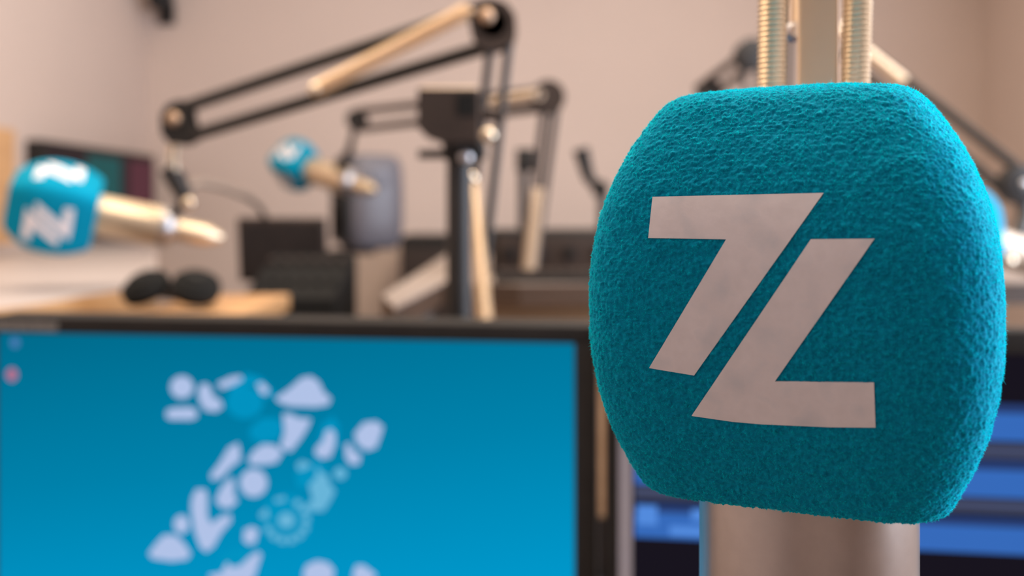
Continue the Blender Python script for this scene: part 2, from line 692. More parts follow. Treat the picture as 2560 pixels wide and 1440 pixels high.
def microphone(Mx, label, cat='microphone', group=None, body_len=0.16, fine=False, bodymat='micsilver', body_m=None, body_r=0.0306, faces=(0, 1, 2, 3)):
    """Mx: foam frame, +z points out of the head; the body runs down -z"""
    bM = body_m or Mx
    root = empty('microphone', bM @ Vector((0, 0, -body_len)))
    root_l = root.location.copy()
    b = MB()
    r = body_r
    z0 = -FP['H'] / 2 + 0.012
    b.lathe([(r * 0.8, 0.03), (r * 0.95, 0.028), (r, 0.022), (r, -body_len + 0.036), (r * 0.985, -body_len + 0.030)], bM, 64)
    body = b.build('body', M[bodymat], root)
    b = MB()
    b.lathe([(r * 0.985, -body_len + 0.030), (r * 1.0, -body_len + 0.028), (r * 1.0, -body_len + 0.020), (r * 0.8, -body_len + 0.012), (r * 0.55, -body_len + 0.008)], bM, 48)
    b.build('end_ring', M['chrome'], root)
    b = MB()
    b.lathe([(r * 0.55, -body_len + 0.008), (r * 0.55, -body_len - 0.030), (r * 0.45, -body_len - 0.040), (r * 0.2, -body_len - 0.055)], bM, 32)
    con = b.build('cable_connector', M['micsilver' if not fine else 'nickel'], root)
    # windscreen
    if fine:
        n1, n2 = 620, 1040
    else:
        n1, n2 = 90, 160
    V = foam_verts(n1, n2)
    Fq = grid_faces(n1, n2)
    flat = V.reshape(-1, 3)
    if fine:
        du = np.roll(V, -1, 1) - np.roll(V, 1, 1)
        dv = np.gradient(V, axis=0)
        N = np.cross(du.reshape(-1, 3), dv.reshape(-1, 3))
        N /= np.linalg.norm(N, axis=1)[:, None] + 1e-12
        disp = 0.00058 * np.abs(vnoise(flat, 1150)) + 0.00034 * np.abs(vnoise(flat + 3.1, 2100)) - 0.0003 + 0.00025 * vnoise(flat + 7.7, 220)
        lm = on_mark(flat, faces)
        disp = np.where(lm, -0.0003, disp)
        flat = flat + N * disp[:, None]
    R = np.array(Mx)
    Wd = flat @ R[:3, :3].T + R[:3, 3] - np.array(root_l)
    foam = mesh_np('windscreen', Wd, Fq, M['foam' if fine else 'foamplain'], root)
    foam['label'] = 'teal flocked foam windscreen with white marks'
    for face in faces:
        for poly in MARKS:
            tv, tf = mark_patch(poly, face, 0.00035 if fine else 0.0006, 0.003 if fine else 0.008)
            mb = MB()
            mb.add([Mx @ p for p in tv], tf)
            mb.build('printed_mark', M['logo'], foam)
    if fine:
        # flock: short fibres standing off the foam
        NF = 560000
        V2 = foam_verts(300, 500)
        P00, P10 = V2[:-1], V2[1:]
        cell = np.linalg.norm(np.roll(P00, -1, 1) - P00, axis=2) * np.linalg.norm(P10 - P00, axis=2)
        # only where someone in front or beside could see it: all of it, weighted by area
        pr = cell.ravel() / cell.sum()
        pick = rng.choice(len(pr), NF, p=pr)
        i, j = pick // 500, pick % 500
        j2 = (j + 1) % 500
        u, v = rng.random(NF)[:, None], rng.random(NF)[:, None]
        A, B, C = V2[i, j], V2[i, j2], V2[i + 1, j]
        D = V2[i + 1, j2]
        P = A * (1 - u) * (1 - v) + B * u * (1 - v) + C * (1 - u) * v + D * u * v
        N = np.cross(D - A, C - B)
        N /= np.linalg.norm(N, axis=1)[:, None] + 1e-12
        out = (N * (P * np.array((1, 1, 1)))).sum(1)
        N *= np.sign(out)[:, None]
        keep = ~on_mark(P, faces)
        P, N = P[keep], N[keep]
        n = len(P)
        disp = 0.00058 * np.abs(vnoise(P, 1150)) + 0.00034 * np.abs(vnoise(P + 3.1, 2100)) - 0.0003 + 0.00025 * vnoise(P + 7.7, 220)
        ln = (0.00034 + 0.00034 * rng.random(n)) * (1 + 0.5 * vnoise(P + 1.3, 500))
        long_ = rng.random(n) < 0.004
        ln = np.where(long_, ln * 2.4, ln)
        lean = np.stack([vnoise(P + 11, 1000), vnoise(P + 23, 1000), vnoise(P + 37, 1000)], -1) * 1.2 + rng.normal(0, 0.45, (n, 3))
        T = N + lean
        T /= np.linalg.norm(T, axis=1)[:, None]
        sd = np.cross(T, rng.normal(0, 1, (n, 3)))
        sd /= np.linalg.norm(sd, axis=1)[:, None]
        wd = 0.00006
        base = P + N * (disp - 0.0001)[:, None]
        a = base + sd * wd
        b_ = base - sd * wd
        c = base + T * ln[:, None]
        VV = np.stack([a, b_, c], 1).reshape(-1, 3)
        VV = VV @ R[:3, :3].T + R[:3, 3] - np.array(root_l)
        fl = mesh_np('flock', VV, np.arange(len(VV)).reshape(-1, 3), M['fibre'], foam, smooth=False)
        fl['kind'] = 'stuff'
    tag(root, label, cat, group)
    return root


# ------------------------------------------------------------------ foreground microphone and its arm
BX, BY = (2015.5 - 1280) / FPX * 0.2897, 0.2897
front_body = Matrix.Translation(Vector((BX, BY, FOAM_C.z - 0.005)))
microphone(FOAM_M, 'large microphone with sharp teal windscreen in front, grey body below', body_len=0.20, fine=True,
           bodymat='micbody', body_m=front_body, faces=(0, 2), body_r=531 / 2 / FPX * 0.2897 * 0.99)

HOST_Z = 0.74
AD = 0.366
arm = empty('boom_stand', at(2045, 720, AD + 0.02) * 1.0)
arm.location.z = HOST_Z
pc = at(2045, 0, AD + 0.012)
TOPZ = 1.40
MB().box((pc.x, pc.y, (HOST_Z + TOPZ) / 2 + 0.01), (0.0150, 0.0150, TOPZ - HOST_Z - 0.02), Matrix.Rotation(-0.29, 3, 'Z'), 0.0016).build('post', M['post'], arm)
MB().cyl((pc.x, pc.y, HOST_Z), (pc.x, pc.y, HOST_Z + 0.03), 0.05, 40, 0.004).build('base', M['black'], arm)
for px, top_px in ((1929, 1932), (2138, 2144)):
    a = at(px, 210, AD)
    b = at(top_px, 0, AD)
    dz = (b - a) / (b.z - a.z)
    p0 = a + dz * (0.95 - a.z)
    p1 = a + dz * (1.37 - a.z)
    MB().spring(p0, p1, 0.0054, 0.00095, 0.00192, 20, 6).build('spring', M['springmetal'], arm)
    MB().cyl((pc.x, p0.y, p0.z), (p0.x, p0.y, p0.z), 0.004).build('spring_hook', M['nickel'], arm)
bp = at(1987, 78, AD + 0.03)
MB().lathe([(0.0001, -0.004), (0.0028, -0.0035), (0.0040, -0.001), (0.0040, 0.004)], Matrix.Translation(bp) @ Matrix.Rotation(-PI / 2, 4, 'X') , 24).build('bolt', M['chrome'], arm)
MB().cyl((bp.x, bp.y, bp.z), (bp.x, bp.y, 1.40), 0.0022).build('tension_rod', M['nickel'], arm)
MB().cyl((pc.x - 0.004, bp.y, bp.z), (bp.x - 0.0005, bp.y, bp.z), 0.0018).build('bolt_tab', M['nickel'], arm)
MB().cyl((pc.x - 0.03, pc.y, TOPZ), (pc.x + 0.03, pc.y, TOPZ), 0.024, 36, 0.003).build('elbow', M['post'], arm)
MB().tube([(BX, BY + 0.031, 1.02), (BX, BY + 0.05, 1.0), (pc.x, pc.y - 0.005, 1.0)], 0.006).build('mount_bracket', M['black'], arm)
MB().lathe([(0.0322, -0.012), (0.0350, -0.011), (0.0350, 0.011), (0.0322, 0.012)], Matrix.Translation((BX, BY, 1.03)), 48).build('clip_ring', M['black'], arm)
tag(arm, 'champagne metal microphone arm with two coil springs directly behind the front windscreen', 'boom stand')

# ------------------------------------------------------------------ host desk
dk = empty('desk', (0.05, 0.7, 0))
MB().box((0.05, 0.64, HOST_Z - 0.0155), (1.9, 1.1, 0.03), bev=0.003).build('top', M['deskgrey'], dk)
for sx in (-1, 1):
    MB().box((0.05 + sx * 0.88, 0.64, (HOST_Z - 0.031) / 2), (0.03, 0.9, HOST_Z - 0.031)).build('leg_panel', M['deskgrey'], dk, False)
tag(dk, 'grey brown desk that carries the two computer screens', 'desk')

# ------------------------------------------------------------------ monitors
def frame_matrix(p_left, p_right, ztop):
    """front plane: x from left to right, y away from camera, z up; origin at top left of the panel"""
    x = Vector((p_right.x - p_left.x, p_right.y - p_left.y, 0)).normalized()
    y = Vector((-x.y, x.x, 0))
    Mx = Matrix.Identity(4)
    for i in range(3):
        Mx[i][0], Mx[i][1], Mx[i][2] = x[i], y[i], (0, 0, 1)[i]
        Mx[i][3] = (p_left.x, p_left.y, ztop)[i]
    return Mx


def mbox(mb, Mx, x0, x1, y0, y1, z0, z1, bev=0.0):
    c = Mx @ Vector(((x0 + x1) / 2, (y0 + y1) / 2, (z0 + z1) / 2))
    return mb.box(c, (abs(x1 - x0), abs(y1 - y0), abs(z1 - z0)), Mx.to_3x3(), bev)


def monitor_shell(Mx, W, Hh, bez, thick, stand_z, mb_bezel, root, trim=0.0):
    for (za, zb) in ((0, bez * 0.85), (-Hh - bez, -Hh)):
        mbox(MB(), Mx, -bez, W + bez, 0, 0.018, za, zb, 0.0015).build('bezel_bar', M['blackmatte'], root)
    for (xa, xb) in ((-bez, 0), (W, W + bez)):
        mbox(MB(), Mx, xa, xb, 0, 0.018, -Hh - 0.0005, 0.0005, 0.001).build('bezel_bar', M['blackmatte'], root)
        if trim:
            xt = (xb - trim, xb) if xa < 0 else (xa, xa + trim)
            mbox(MB(), Mx, xt[0], xt[1], -0.0015, 0.001, -Hh - 0.0005, 0.0005).build('silver_trim', mb_bezel, root, False)
    b = MB()
    mbox(b, Mx, -bez * 0.95, W + bez * 0.95, 0.0165, thick, -Hh - bez * 0.9, bez * 0.78, 0.003)
    b.build('back_shell', M['blackmatte'], root)
    s = MB()
    mid = W / 2
    mbox(s, Mx, mid - 0.03, mid + 0.03, thick * 0.9, thick + 0.03, stand_z - Mx[2][3] + 0.012, -Hh * 0.5, 0.004)
    s.build('stand_neck', M['blackmatte'], root)
    s = MB()
    mbox(s, Mx, mid - 0.12, mid + 0.12, -0.02, thick + 0.10, stand_z - Mx[2][3], stand_z - Mx[2][3] + 0.014, 0.004)
    s.build('stand_base', M['blackmatte'], root)


def flat_poly(Mx, pts, y):
    """thin printed shape on a screen plane, pts in local x,z"""
    mb = MB()
    poly = [Mx @ Vector((p[0], y, p[1])) for p in pts]
    mb.prism(poly, Mx.to_3x3() @ Vector((0, 0.0002, 0)))
    return mb


def screen_ray(Mx, px, py):
    o = Vector((0, 0, CAMZ))
    d = at(px, py, 1.0) - o
    I = Mx.inverted()
    lo, ld = I @ o, I.to_3x3() @ d
    t = -lo.y / ld.y
    h = lo + ld * t
    return (h.x, h.z)


def wallpaper_mat():
    m = bpy.data.materials.new('blue_wallpaper_glow')
    m.use_nodes = True
    nt = m.node_tree
    nt.nodes.clear()
    out = nt.nodes.new('ShaderNodeOutputMaterial')
    e = nt.nodes.new('ShaderNodeEmission')
    tc = nt.nodes.new('ShaderNodeTexCoord')
    sp = nt.nodes.new('ShaderNodeSeparateXYZ')
    nt.links.new(tc.outputs['Generated'], sp.inputs[0])
    ml = nt.nodes.new('ShaderNodeMath')
    ml.operation = 'MULTIPLY_ADD'
    nt.links.new(sp.outputs['Z'], ml.inputs[0])
    ml.inputs[1].default_value = -1.0
    ml.inputs[2].default_value = 1.0
    m2 = nt.nodes.new('ShaderNodeMath')
    m2.operation = 'MULTIPLY_ADD'
    nt.links.new(sp.outputs['X'], m2.inputs[0])
    m2.inputs[1].default_value = 0.28
    nt.links.new(ml.outputs[0], m2.inputs[2])
    cr = nt.nodes.new('ShaderNodeValToRGB')
    cr.color_ramp.elements[0].position = 0.0
    cr.color_ramp.elements[1].position = 1.0
    cr.color_ramp.elements[0].color = srgb(0, 112, 146) + (1,)
    cr.color_ramp.elements[1].color = srgb(0, 162, 217) + (1,)
    k = cr.color_ramp.elements.new(0.5)
    k.color = srgb(0, 136, 180) + (1,)
    nt.links.new(m2.outputs[0], cr.inputs['Fac'])
    nt.links.new(cr.outputs['Color'], e.inputs['Color'])
    nt.links.new(e.outputs[0], out.inputs['Surface'])
    return m


pl, pr_ = at(-12, 0, 0.883), at(1436, 0, 0.81)
MX1 = frame_matrix(pl, pr_, 1.1095)
W1 = math.hypot(pr_.x - pl.x, pr_.y - pl.y)
H1 = W1 * 0.5625
m1 = empty('computer_monitor', (MX1 @ Vector((W1 / 2, 0, 0))).xy.to_3d() + Vector((0, 0, HOST_Z)))
monitor_shell(MX1, W1, H1, 0.0175, 0.055, HOST_Z, M['blackmatte'], m1)
sc1 = mbox(MB(), MX1, 0, W1, 0.004, 0.010, -H1, 0).build('screen', wallpaper_mat(), m1, False)
bd = mbox(MB(), MX1, -0.015, 0.060, -0.0006, 0.001, 0.0025, 0.0105).build('brand_badge', M['badge'], m1, False)
ICON = emis('wallpaper_icon_glow', srgb(186, 204, 243))
ICON2 = emis('wallpaper_pale_icon_glow', srgb(110, 190, 228))
ICON3 = emis('wallpaper_soft_icon_glow', srgb(2, 154, 202))


def crop3(c):
    return (300 + c[0] / 2.571, 880 + c[1] / 2.571)


def ell(cx, cy, rx, ry, n=20, rot=0.0):
    o = []
    for k in range(n):
        a = 2 * PI * k / n
        x, y = rx * math.cos(a), ry * math.sin(a)
        o.append((cx + x * math.cos(rot) - y * math.sin(rot), cy + x * math.sin(rot) + y * math.cos(rot)))
    return o


def gear(cx, cy, r0, r1, teeth, a0=0.0, a1=2 * PI, wid=0.5):
    out = []
    for k in range(teeth):
        c = a0 + (a1 - a0) * (k + 0.5) / teeth
        h = (a1 - a0) / teeth * wid
        out.append([(cx + r0 * math.cos(c - h), cy + r0 * math.sin(c - h)), (cx + r1 * math.cos(c - h * 0.7), cy + r1 * math.sin(c - h * 0.7)),
                    (cx + r1 * math.cos(c + h * 0.7), cy + r1 * math.sin(c + h * 0.7)), (cx + r0 * math.cos(c + h), cy + r0 * math.sin(c + h))])
    return out


bright = [
    ell(388, 230, 74, 72), [(290, 380), (330, 365), (450, 360), (485, 385), (485, 425), (450, 440), (310, 438), (285, 420)],
    [(505, 215), (545, 205), (575, 240), (585, 285), (640, 320), (650, 360), (610, 388), (540, 380), (505, 330), (492, 280)],
    [(615, 205), (700, 165), (765, 155), (780, 180), (720, 215), (640, 245)], [(870, 210), (905, 200), (950, 245), (935, 280), (900, 270)],
    [(990, 300), (1080, 240), (1160, 170), (1220, 160), (1270, 195), (1300, 260), (1350, 305), (1330, 345), (1250, 358), (1080, 352), (1010, 325)],
    [(1040, 400), (1090, 405), (1140, 430), (1220, 435), (1200, 490), (1150, 570), (1090, 645), (1020, 620), (1050, 520)],
    [(815, 700), (850, 640), (910, 600), (985, 605), (1040, 650), (1000, 715), (930, 730), (830, 728)],
    [(690, 620), (750, 590), (762, 640), (765, 700), (700, 750), (640, 815), (580, 830), (572, 795), (630, 720)],
    ell(850, 848, 88, 90), [(710, 805), (722, 850), (725, 930), (748, 965), (700, 1010), (640, 1005), (605, 960), (640, 880)],
    [(480, 890), (540, 890), (552, 940), (550, 1060), (575, 1110), (640, 1065), (700, 1050), (705, 1095), (640, 1170), (590, 1260), (545, 1292), (505, 1260), (470, 1160), (448, 1020), (452, 950)],
    ell(385, 1115, 48, 58), [(172, 1305), (220, 1240), (270, 1185), (345, 1185), (400, 1235), (445, 1305), (420, 1340), (320, 1352), (200, 1335)],
    [(1350, 500), (1375, 530), (1375, 600), (1345, 680), (1290, 692), (1245, 660), (1250, 625), (1300, 570), (1315, 515)],
    [(1500, 530), (1560, 460), (1640, 450), (1685, 485), (1670, 540), (1640, 620), (1580, 640), (1520, 600)],
    [(1440, 600), (1470, 590), (1490, 640), (1540, 665), (1530, 725), (1480, 730), (1445, 690)],
    [(790, 1150), (840, 1130), (880, 1150), (865, 1230), (820, 1245), (785, 1220)],
    [(830, 1320), (880, 1290), (900, 1310), (860, 1440), (820, 1500), (600, 1500), (560, 1440), (640, 1430), (680, 1360), (700, 1390), (760, 1385)],
    [(1170, 1430), (1190, 1380), (1260, 1350), (1330, 1365), (1370, 1410), (1350, 1500), (1180, 1500)],
    [(1490, 1440), (1510, 1380), (1560, 1380), (1640, 1440), (1600, 1500), (1500, 1500)],
]
pale = [
    ell(1060, 1090, 52, 48), ell(1408, 788, 40, 38), [(1125, 730), (1160, 705), (1225, 730), (1190, 755), (1140, 770)],
    [(1260, 745), (1290, 790), (1330, 800), (1335, 850), (1375, 900), (1340, 970), (1300, 1030), (1220, 1030), (1180, 1000), (1230, 960), (1205, 860), (1250, 820)],
    [(985, 950), (1050, 935), (1050, 965), (990, 975)], [(885, 1050), (935, 1010), (945, 1075), (895, 1075)],
] + gear(1060, 1090, 112, 152, 9, -1.2, 2.9, 0.42)
soft = [ell(790, 330, 120, 105), [(820, 500), (900, 430), (1000, 430), (1040, 480), (1010, 570), (900, 590), (830, 560)],
        [(690, 230), (800, 140), (900, 170), (1000, 290), (930, 300), (840, 210), (740, 240), (690, 290)], ell(1060, 1090, 170, 172, 28),
        [(1120, 760), (1260, 700), (1330, 760), (1250, 880), (1130, 880)], [(1290, 470), (1360, 420), (1400, 480), (1390, 620), (1240, 700)],
        [(640, 1300), (780, 1260), (820, 1330), (700, 1400), (620, 1440)]]


def add_icons(polys, m, y):
    for p in polys:
        pts = [screen_ray(MX1, *crop3(c)) for c in p]
        flat_poly(MX1, pts, y).build('wallpaper_icon', m, sc1, False)


add_icons(soft, ICON3, 0.0036)
add_icons(pale, ICON2, 0.0032)
add_icons(bright, ICON, 0.0028)
for (px, py, rr, col) in ((32, 858, 11, (80, 130, 190)), (24, 938, 14, (190, 120, 150))):
    p = [screen_ray(MX1, x, y) for (x, y) in ell(px, py, rr, rr * 1.2, 12)]
    flat_poly(MX1, p, 0.003).build('desktop_icon', emis('desktop_icon_glow', srgb(*col)), sc1, False)
tag(m1, 'black framed computer monitor showing a bright blue wallpaper with white icons', 'monitor')

# second monitor
p2l = at(1580, 0, 0.797)
p2r = Vector((p2l.x + 0.47 * math.cos(0.142), p2l.y - 0.47 * math.sin(0.142), 0))
MX2 = frame_matrix(p2l, p2r, 1.1085)
W2, H2 = 0.47, 0.285
m2 = empty('computer_monitor', (MX2 @ Vector((W2 / 2, 0, 0))).xy.to_3d() + Vector((0, 0, HOST_Z)))
monitor_shell(MX2, W2, H2, 0.0215, 0.040, HOST_Z, M['silverbezel'], m2, 0.0105)
UI_BG = emis('dark_interface_glow', srgb(26, 22, 32))
sc2 = mbox(MB(), MX2, 0, W2, 0.004, 0.010, -H2, 0).build('screen', UI_BG, m2, False)
UI_BLUE = emis('blue_row_glow', srgb(58, 112, 196))
UI_LIGHT = emis('pale_blue_row_glow', srgb(88, 146, 232))
UI_DIM = emis('dim_blue_row_glow', srgb(44, 66, 120))
UI_GREY = emis('grey_row_glow', srgb(70, 76, 104))


def ui(x0, x1, z0, z1, m, y=0.0034, name='interface_row'):
    mbox(MB(), MX2, x0, x1, y, y + 0.0005, z0 - 1.1085, z1 - 1.1085).build(name, m, sc2, False)


for (a, b) in ((1.042, 1.070), (0.9985, 1.0265), (0.9555, 0.9830)):
    ui(0.002, W2 - 0.004, a, b, UI_BLUE)
    ui(0.002, W2 - 0.004, b - 0.007, b, UI_DIM, 0.0030)
for (a, b) in ((1.0285, 1.0400), (0.9865, 0.9970)):
    ui(0.002, W2 - 0.004, a, b, UI_GREY)
ui(0.004, 0.020, 0.966, 0.9815, UI_LIGHT, 0.0026, 'interface_button')
ui(0.047, 0.060, 0.971, 0.980, UI_LIGHT, 0.0026, 'interface_button')
ui(0.030, 0.100, 0.9585, 0.966, UI_LIGHT, 0.0026, 'interface_button')
ui(0.315, 0.36, 1.086, 1.100, UI_BLUE, 0.0026, 'interface_button')
tag(m2, 'silver edged monitor with dark screen of blue rows behind the large microphone', 'monitor')

# ------------------------------------------------------------------ guest tables, taller than the desk
TZ = 1.11


def table(name, poly_px, label, cat, thick=0.045, topmat='laminate', edgemat='oak', legs=()):
    pts = [onplane(x, y, TZ) for (x, y) in poly_px]
    c = sum(pts, Vector()) / len(pts)
    t = empty(name, (c.x, c.y, 0))
    MB().prism([p - Vector((0, 0, 0.0012)) for p in pts], (0, 0, -thick)).build('edge_board', M[edgemat], t, False)
    ins = [c + (p - c) * 0.998 for p in pts]
    MB().prism([Vector((p.x, p.y, TZ)) for p in ins], (0, 0, -0.0025)).build('top', M[topmat], t, False)
    for (lx, ly) in legs:
        MB().cyl((lx, ly, 0), (lx, ly, TZ - thick - 0.0012), 0.025, 24).build('leg', M['black'], t)
    tag(t, label, cat)
    return t


table('standing_table', [(-260, 800), (100, 757), (372, 712), (395, 690), (392, 612), (195, 612), (-260, 652)],
      'pale topped standing table with orange oak edge under the left microphone', 'table',
      legs=((-1.0, 1.6), (-1.0, 2.2), (-0.62, 1.35), (-1.15, 2.5)))
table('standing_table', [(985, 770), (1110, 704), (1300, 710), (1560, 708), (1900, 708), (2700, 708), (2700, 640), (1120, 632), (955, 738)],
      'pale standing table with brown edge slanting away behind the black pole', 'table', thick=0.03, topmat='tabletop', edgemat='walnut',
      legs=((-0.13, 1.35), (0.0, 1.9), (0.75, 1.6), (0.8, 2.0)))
t2 = bpy.data.objects['standing_table.001']
xa, xb = at(1130, 0, 1.50).x, at(2300, 0, 1.50).x
MB().box(((xa + xb) / 2, 1.52, (0.75 + TZ - 0.0312) / 2), (xb - xa, 0.018, TZ - 0.0312 - 0.75), bev=0.002).build('front_panel', M['oakdark'], t2)
# oak cabinet with the headphones
CZ = 1.094
cq = [onplane(335, 782, CZ), onplane(604, 782, CZ), onplane(604, 735, CZ), onplane(335, 735, CZ)]
cb = empty('oak_cabinet', (sum(cq, Vector()) / 4).xy.to_3d())
xa, xb = cq[0].x, cq[1].x
ya, yb = cq[0].y, cq[2].y
MB().box(((xa + xb) / 2, (ya + yb) / 2, CZ - 0.012), (xb - xa, yb - ya, 0.024), bev=0.002).build('top', M['oak'], cb)
MB().box(((xa + xb) / 2, (ya + yb) / 2 + 0.005, (CZ - 0.024) / 2), (xb - xa - 0.02, yb - ya - 0.01, CZ - 0.024)).build('body', M['oakdark'], cb, False)
tag(cb, 'narrow oak cabinet carrying black headphones behind the blue screen', 'cabinet')
hp = empty('headphones', (at(440, 0, 1.25).x, ya + 0.040, CZ))
hx = at(440, 0, 1.25).x
hy = ya + 0.040
for sx in (-1, 1):
    c = Vector((hx + sx * 0.031, hy - 0.005, CZ + 0.0275))
    ax = Vector((0.25 * sx, -0.45, 0.85)).normalized()
    MB().cyl(c - ax * 0.010, c + ax * 0.010, 0.030, 32, 0.006).build('ear_cup', M['rubber'], hp)
    MB().cyl(c + ax * 0.009, c + ax * 0.016, 0.020, 32, 0.004).build('ear_pad', M['rubber'], hp)
arc = []
for k in range(25):
    a = PI * k / 24
    arc.append(Vector((hx - 0.040 * math.cos(a), hy + 0.002 + 0.085 * math.sin(a), CZ + 0.028 - 0.020 * math.sin(a))))
MB().tube(arc, 0.0075, 12).build('headband', M['blackmatte'], hp)
tag(hp, 'black headphones lying on the oak cabinet', 'headphones')

# ------------------------------------------------------------------ far dark sideboard and equipment
xs0, xs1 = (1000 - 1280) / FPX * 3.25, (1900 - 1280) / FPX * 3.25
zt = CAMZ - (590 - HORIZON) / FPX * 3.25
sb = empty('sideboard', ((xs0 + xs1) / 2, 3.4, 0))
MB().box(((xs0 + xs1) / 2, 3.42, zt / 2), (xs1 - xs0, 0.33, zt), bev=0.004).build('body', M['blackmatte'], sb)
nd = 3
for k in range(nd):
    wdt = (xs1 - xs0) / nd
    MB().box((xs0 + wdt * (k + 0.5), 3.246, zt * 0.5), (wdt - 0.012, 0.014, zt - 0.08), bev=0.002).build('door', M['brownblack'], sb)
tag(sb, 'low black sideboard against the back wall', 'cabinet')

# dark flat screen seen on the standing tables, between windscreen and grey loudspeaker
def box_thing(name, px0, px1, py0, py1, d, depth, label, cat, m, bev=0.006, yaw=0.0, tilt=0.0):
    a, b = at(px0, py0, d), at(px1, py1, d)
    t = empty(name, ((a.x + b.x) / 2, d + depth / 2, min(a.z, b.z)))
    R = Matrix.Rotation(yaw, 3, 'Z') @ Matrix.Rotation(tilt, 3, 'X')
    MB().box(((a.x + b.x) / 2, d + depth / 2, (a.z + b.z) / 2), (abs(b.x - a.x), depth, abs(a.z - b.z)), R, bev).build('housing', M[m], t)
    tag(t, label, cat)
    return t


scr = empty('computer_monitor', (at(705, 0, 1.82).x, 1.82, 0.99))
a, b = at(588, 544, 1.80), at(814, 706, 1.80)
Rm = Matrix.Rotation(-0.10, 3, 'Z') @ Matrix.Rotation(0.12, 3, 'X')
cm = (a + b) / 2
MB().box((cm.x, 1.82, cm.z), (b.x - a.x, 0.018, a.z - b.z), Rm, 0.003).build('bezel', M['brownblack'], scr)
MB().box((cm.x, 1.842, cm.z), ((b.x - a.x) * 0.8, 0.03, (a.z - b.z) * 0.8), Rm, 0.008).build('back_shell', M['blackmatte'], scr)
MB().box((cm.x, 1.8095, cm.z), ((b.x - a.x) * 0.93, 0.003, (a.z - b.z) * 0.86), Rm).build('screen', M['darkglass'], scr, False)
MB().tube([(cm.x, 1.85, cm.z), (cm.x, 1.86, 1.05), (cm.x, 1.84, 0.99)], 0.012).build('stand_neck', M['blackmatte'], scr)
MB().box((cm.x, 1.83, 0.99), (0.14, 0.11, 0.012), bev=0.003).build('stand_base', M['blackmatte'], scr)
tag(scr, 'small dark switched-off monitor below the far teal windscreen', 'monitor')

# stand that carries that monitor and the mixer: low black trolley
tro = empty('equipment_trolley', (-0.36, 1.6, 0))
x0, x1 = at(608, 0, 1.52).x, at(838, 0, 1.52).x
MB().box(((x0 + x1) / 2 - 0.02, 1.72, 0.971), (x1 - x0 + 0.06, 0.46, 0.025), bev=0.003).build('shelf', M['brownblack'], tro)
for sx in (0, 1):
    for sy in (0, 1):
        lx = x0 - 0.02 + sx * (x1 - x0 + 0.0)
        ly = 1.53 + sy * 0.38
        MB().cyl((lx, ly, 0), (lx, ly, 0.959), 0.012).build('leg', M['black'], tro)
tag(tro, 'black equipment trolley under the dark monitor and mixing console', 'trolley')

mix = empty('mixing_console', ((x0 + x1) / 2, 1.6, 0.9835))
Rx = Matrix.Rotation(0.10, 3, 'X')
prof = [(1.51, 0.9835), (1.51, 1.082), (1.71, 1.140), (1.73, 1.132), (1.73, 0.9835)]
MB().prism([Vector((x0, y, z)) for (y, z) in prof], (x1 - x0, 0, 0)).build('housing', M['rubber'], mix, False)
nvec = Vector((0, -0.058, 0.20)).normalized()
for k in range(6):
    fx = x0 + (x1 - x0) * (k + 0.5) / 6
    p = Vector((fx, 1.57, 1.082 + 0.058 * 0.3))
    MB().box(p + nvec * 0.004, (0.007, 0.014, 0.010), Matrix.Rotation(0.28, 3, 'X'), 0.001).build('fader', M['rubber'], mix)
    p = Vector((fx, 1.66, 1.082 + 0.058 * 0.75))
    MB().cyl(p, p + nvec * 0.012, 0.006, 16, 0.0015).build('knob', M['brownblack'], mix)
tag(mix, 'black mixing console with sloping top right of the oak cabinet', 'mixing console')

# rack units beyond the blue screen's top right corner
a, b = at(1228, 0, 1.62), at(1640, 0, 1.62)
rk = empty('rack_unit', ((a.x + b.x) / 2, 1.72, TZ))
MB().box(((a.x + b.x) / 2, 1.72, TZ + 0.0365), (b.x - a.x, 0.20, 0.073), bev=0.003).build('housing', M['blackmatte'], rk)
MB().box(((a.x + b.x) / 2, 1.617, TZ + 0.037), (b.x - a.x - 0.02, 0.006, 0.055), bev=0.001).build('front_plate', M['brownblack'], rk)
for k in range(5):
    kx = a.x + (b.x - a.x) * (k + 0.6) / 5.5
    MB().cyl((kx, 1.6155, TZ + 0.037), (kx, 1.606, TZ + 0.037), 0.009, 20, 0.002).build('knob', M['rubber'], rk)
tag(rk, 'long black rack unit with knobs on the far standing table', 'rack unit')

# made-up key tray standing in for black shadow before the rack unit
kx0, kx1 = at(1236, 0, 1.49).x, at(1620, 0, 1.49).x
kb_ = empty('shadow_key_tray', ((kx0 + kx1) / 2, 1.49, TZ))
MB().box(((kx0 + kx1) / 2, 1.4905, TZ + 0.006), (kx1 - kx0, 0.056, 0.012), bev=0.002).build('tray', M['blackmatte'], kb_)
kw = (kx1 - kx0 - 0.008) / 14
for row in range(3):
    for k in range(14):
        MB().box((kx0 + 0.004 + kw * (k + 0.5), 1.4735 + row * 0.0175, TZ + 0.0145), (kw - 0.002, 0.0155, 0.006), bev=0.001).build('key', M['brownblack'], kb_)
tag(kb_, 'made-up black key tray standing in for shadow on the far table', 'shadow_key_tray')

# ------------------------------------------------------------------ black boom arm with the left microphone
def bolt(mb_parent, p, r, m='nickel', name='bolt', d=Vector((0, -1, 0)), ln=0.008):
    p = Vector(p)
    q = Vector((0, 0, 1)).rotation_difference(d).to_matrix().to_4x4()
    MB().lathe([(r, -ln), (r, 0), (r * 0.92, r * 0.28), (r * 0.6, r * 0.55), (r * 0.05, r * 0.68)], Matrix.Translation(p) @ q, 20).build(name, M[m], mb_parent)


AY = 1.15
armA = empty('boom_stand', (at(1205, 0, AY).x, AY, HOST_Z))
elb = at(1232, 58, AY)
wri = at(442, 315, 1.32)


def link(parent, pxa, pxb, da, db, r, m='black', name='tube'):
    return MB().cyl(at(pxa[0], pxa[1], da), at(pxb[0], pxb[1], db), r, 16).build(name, M[m], parent)


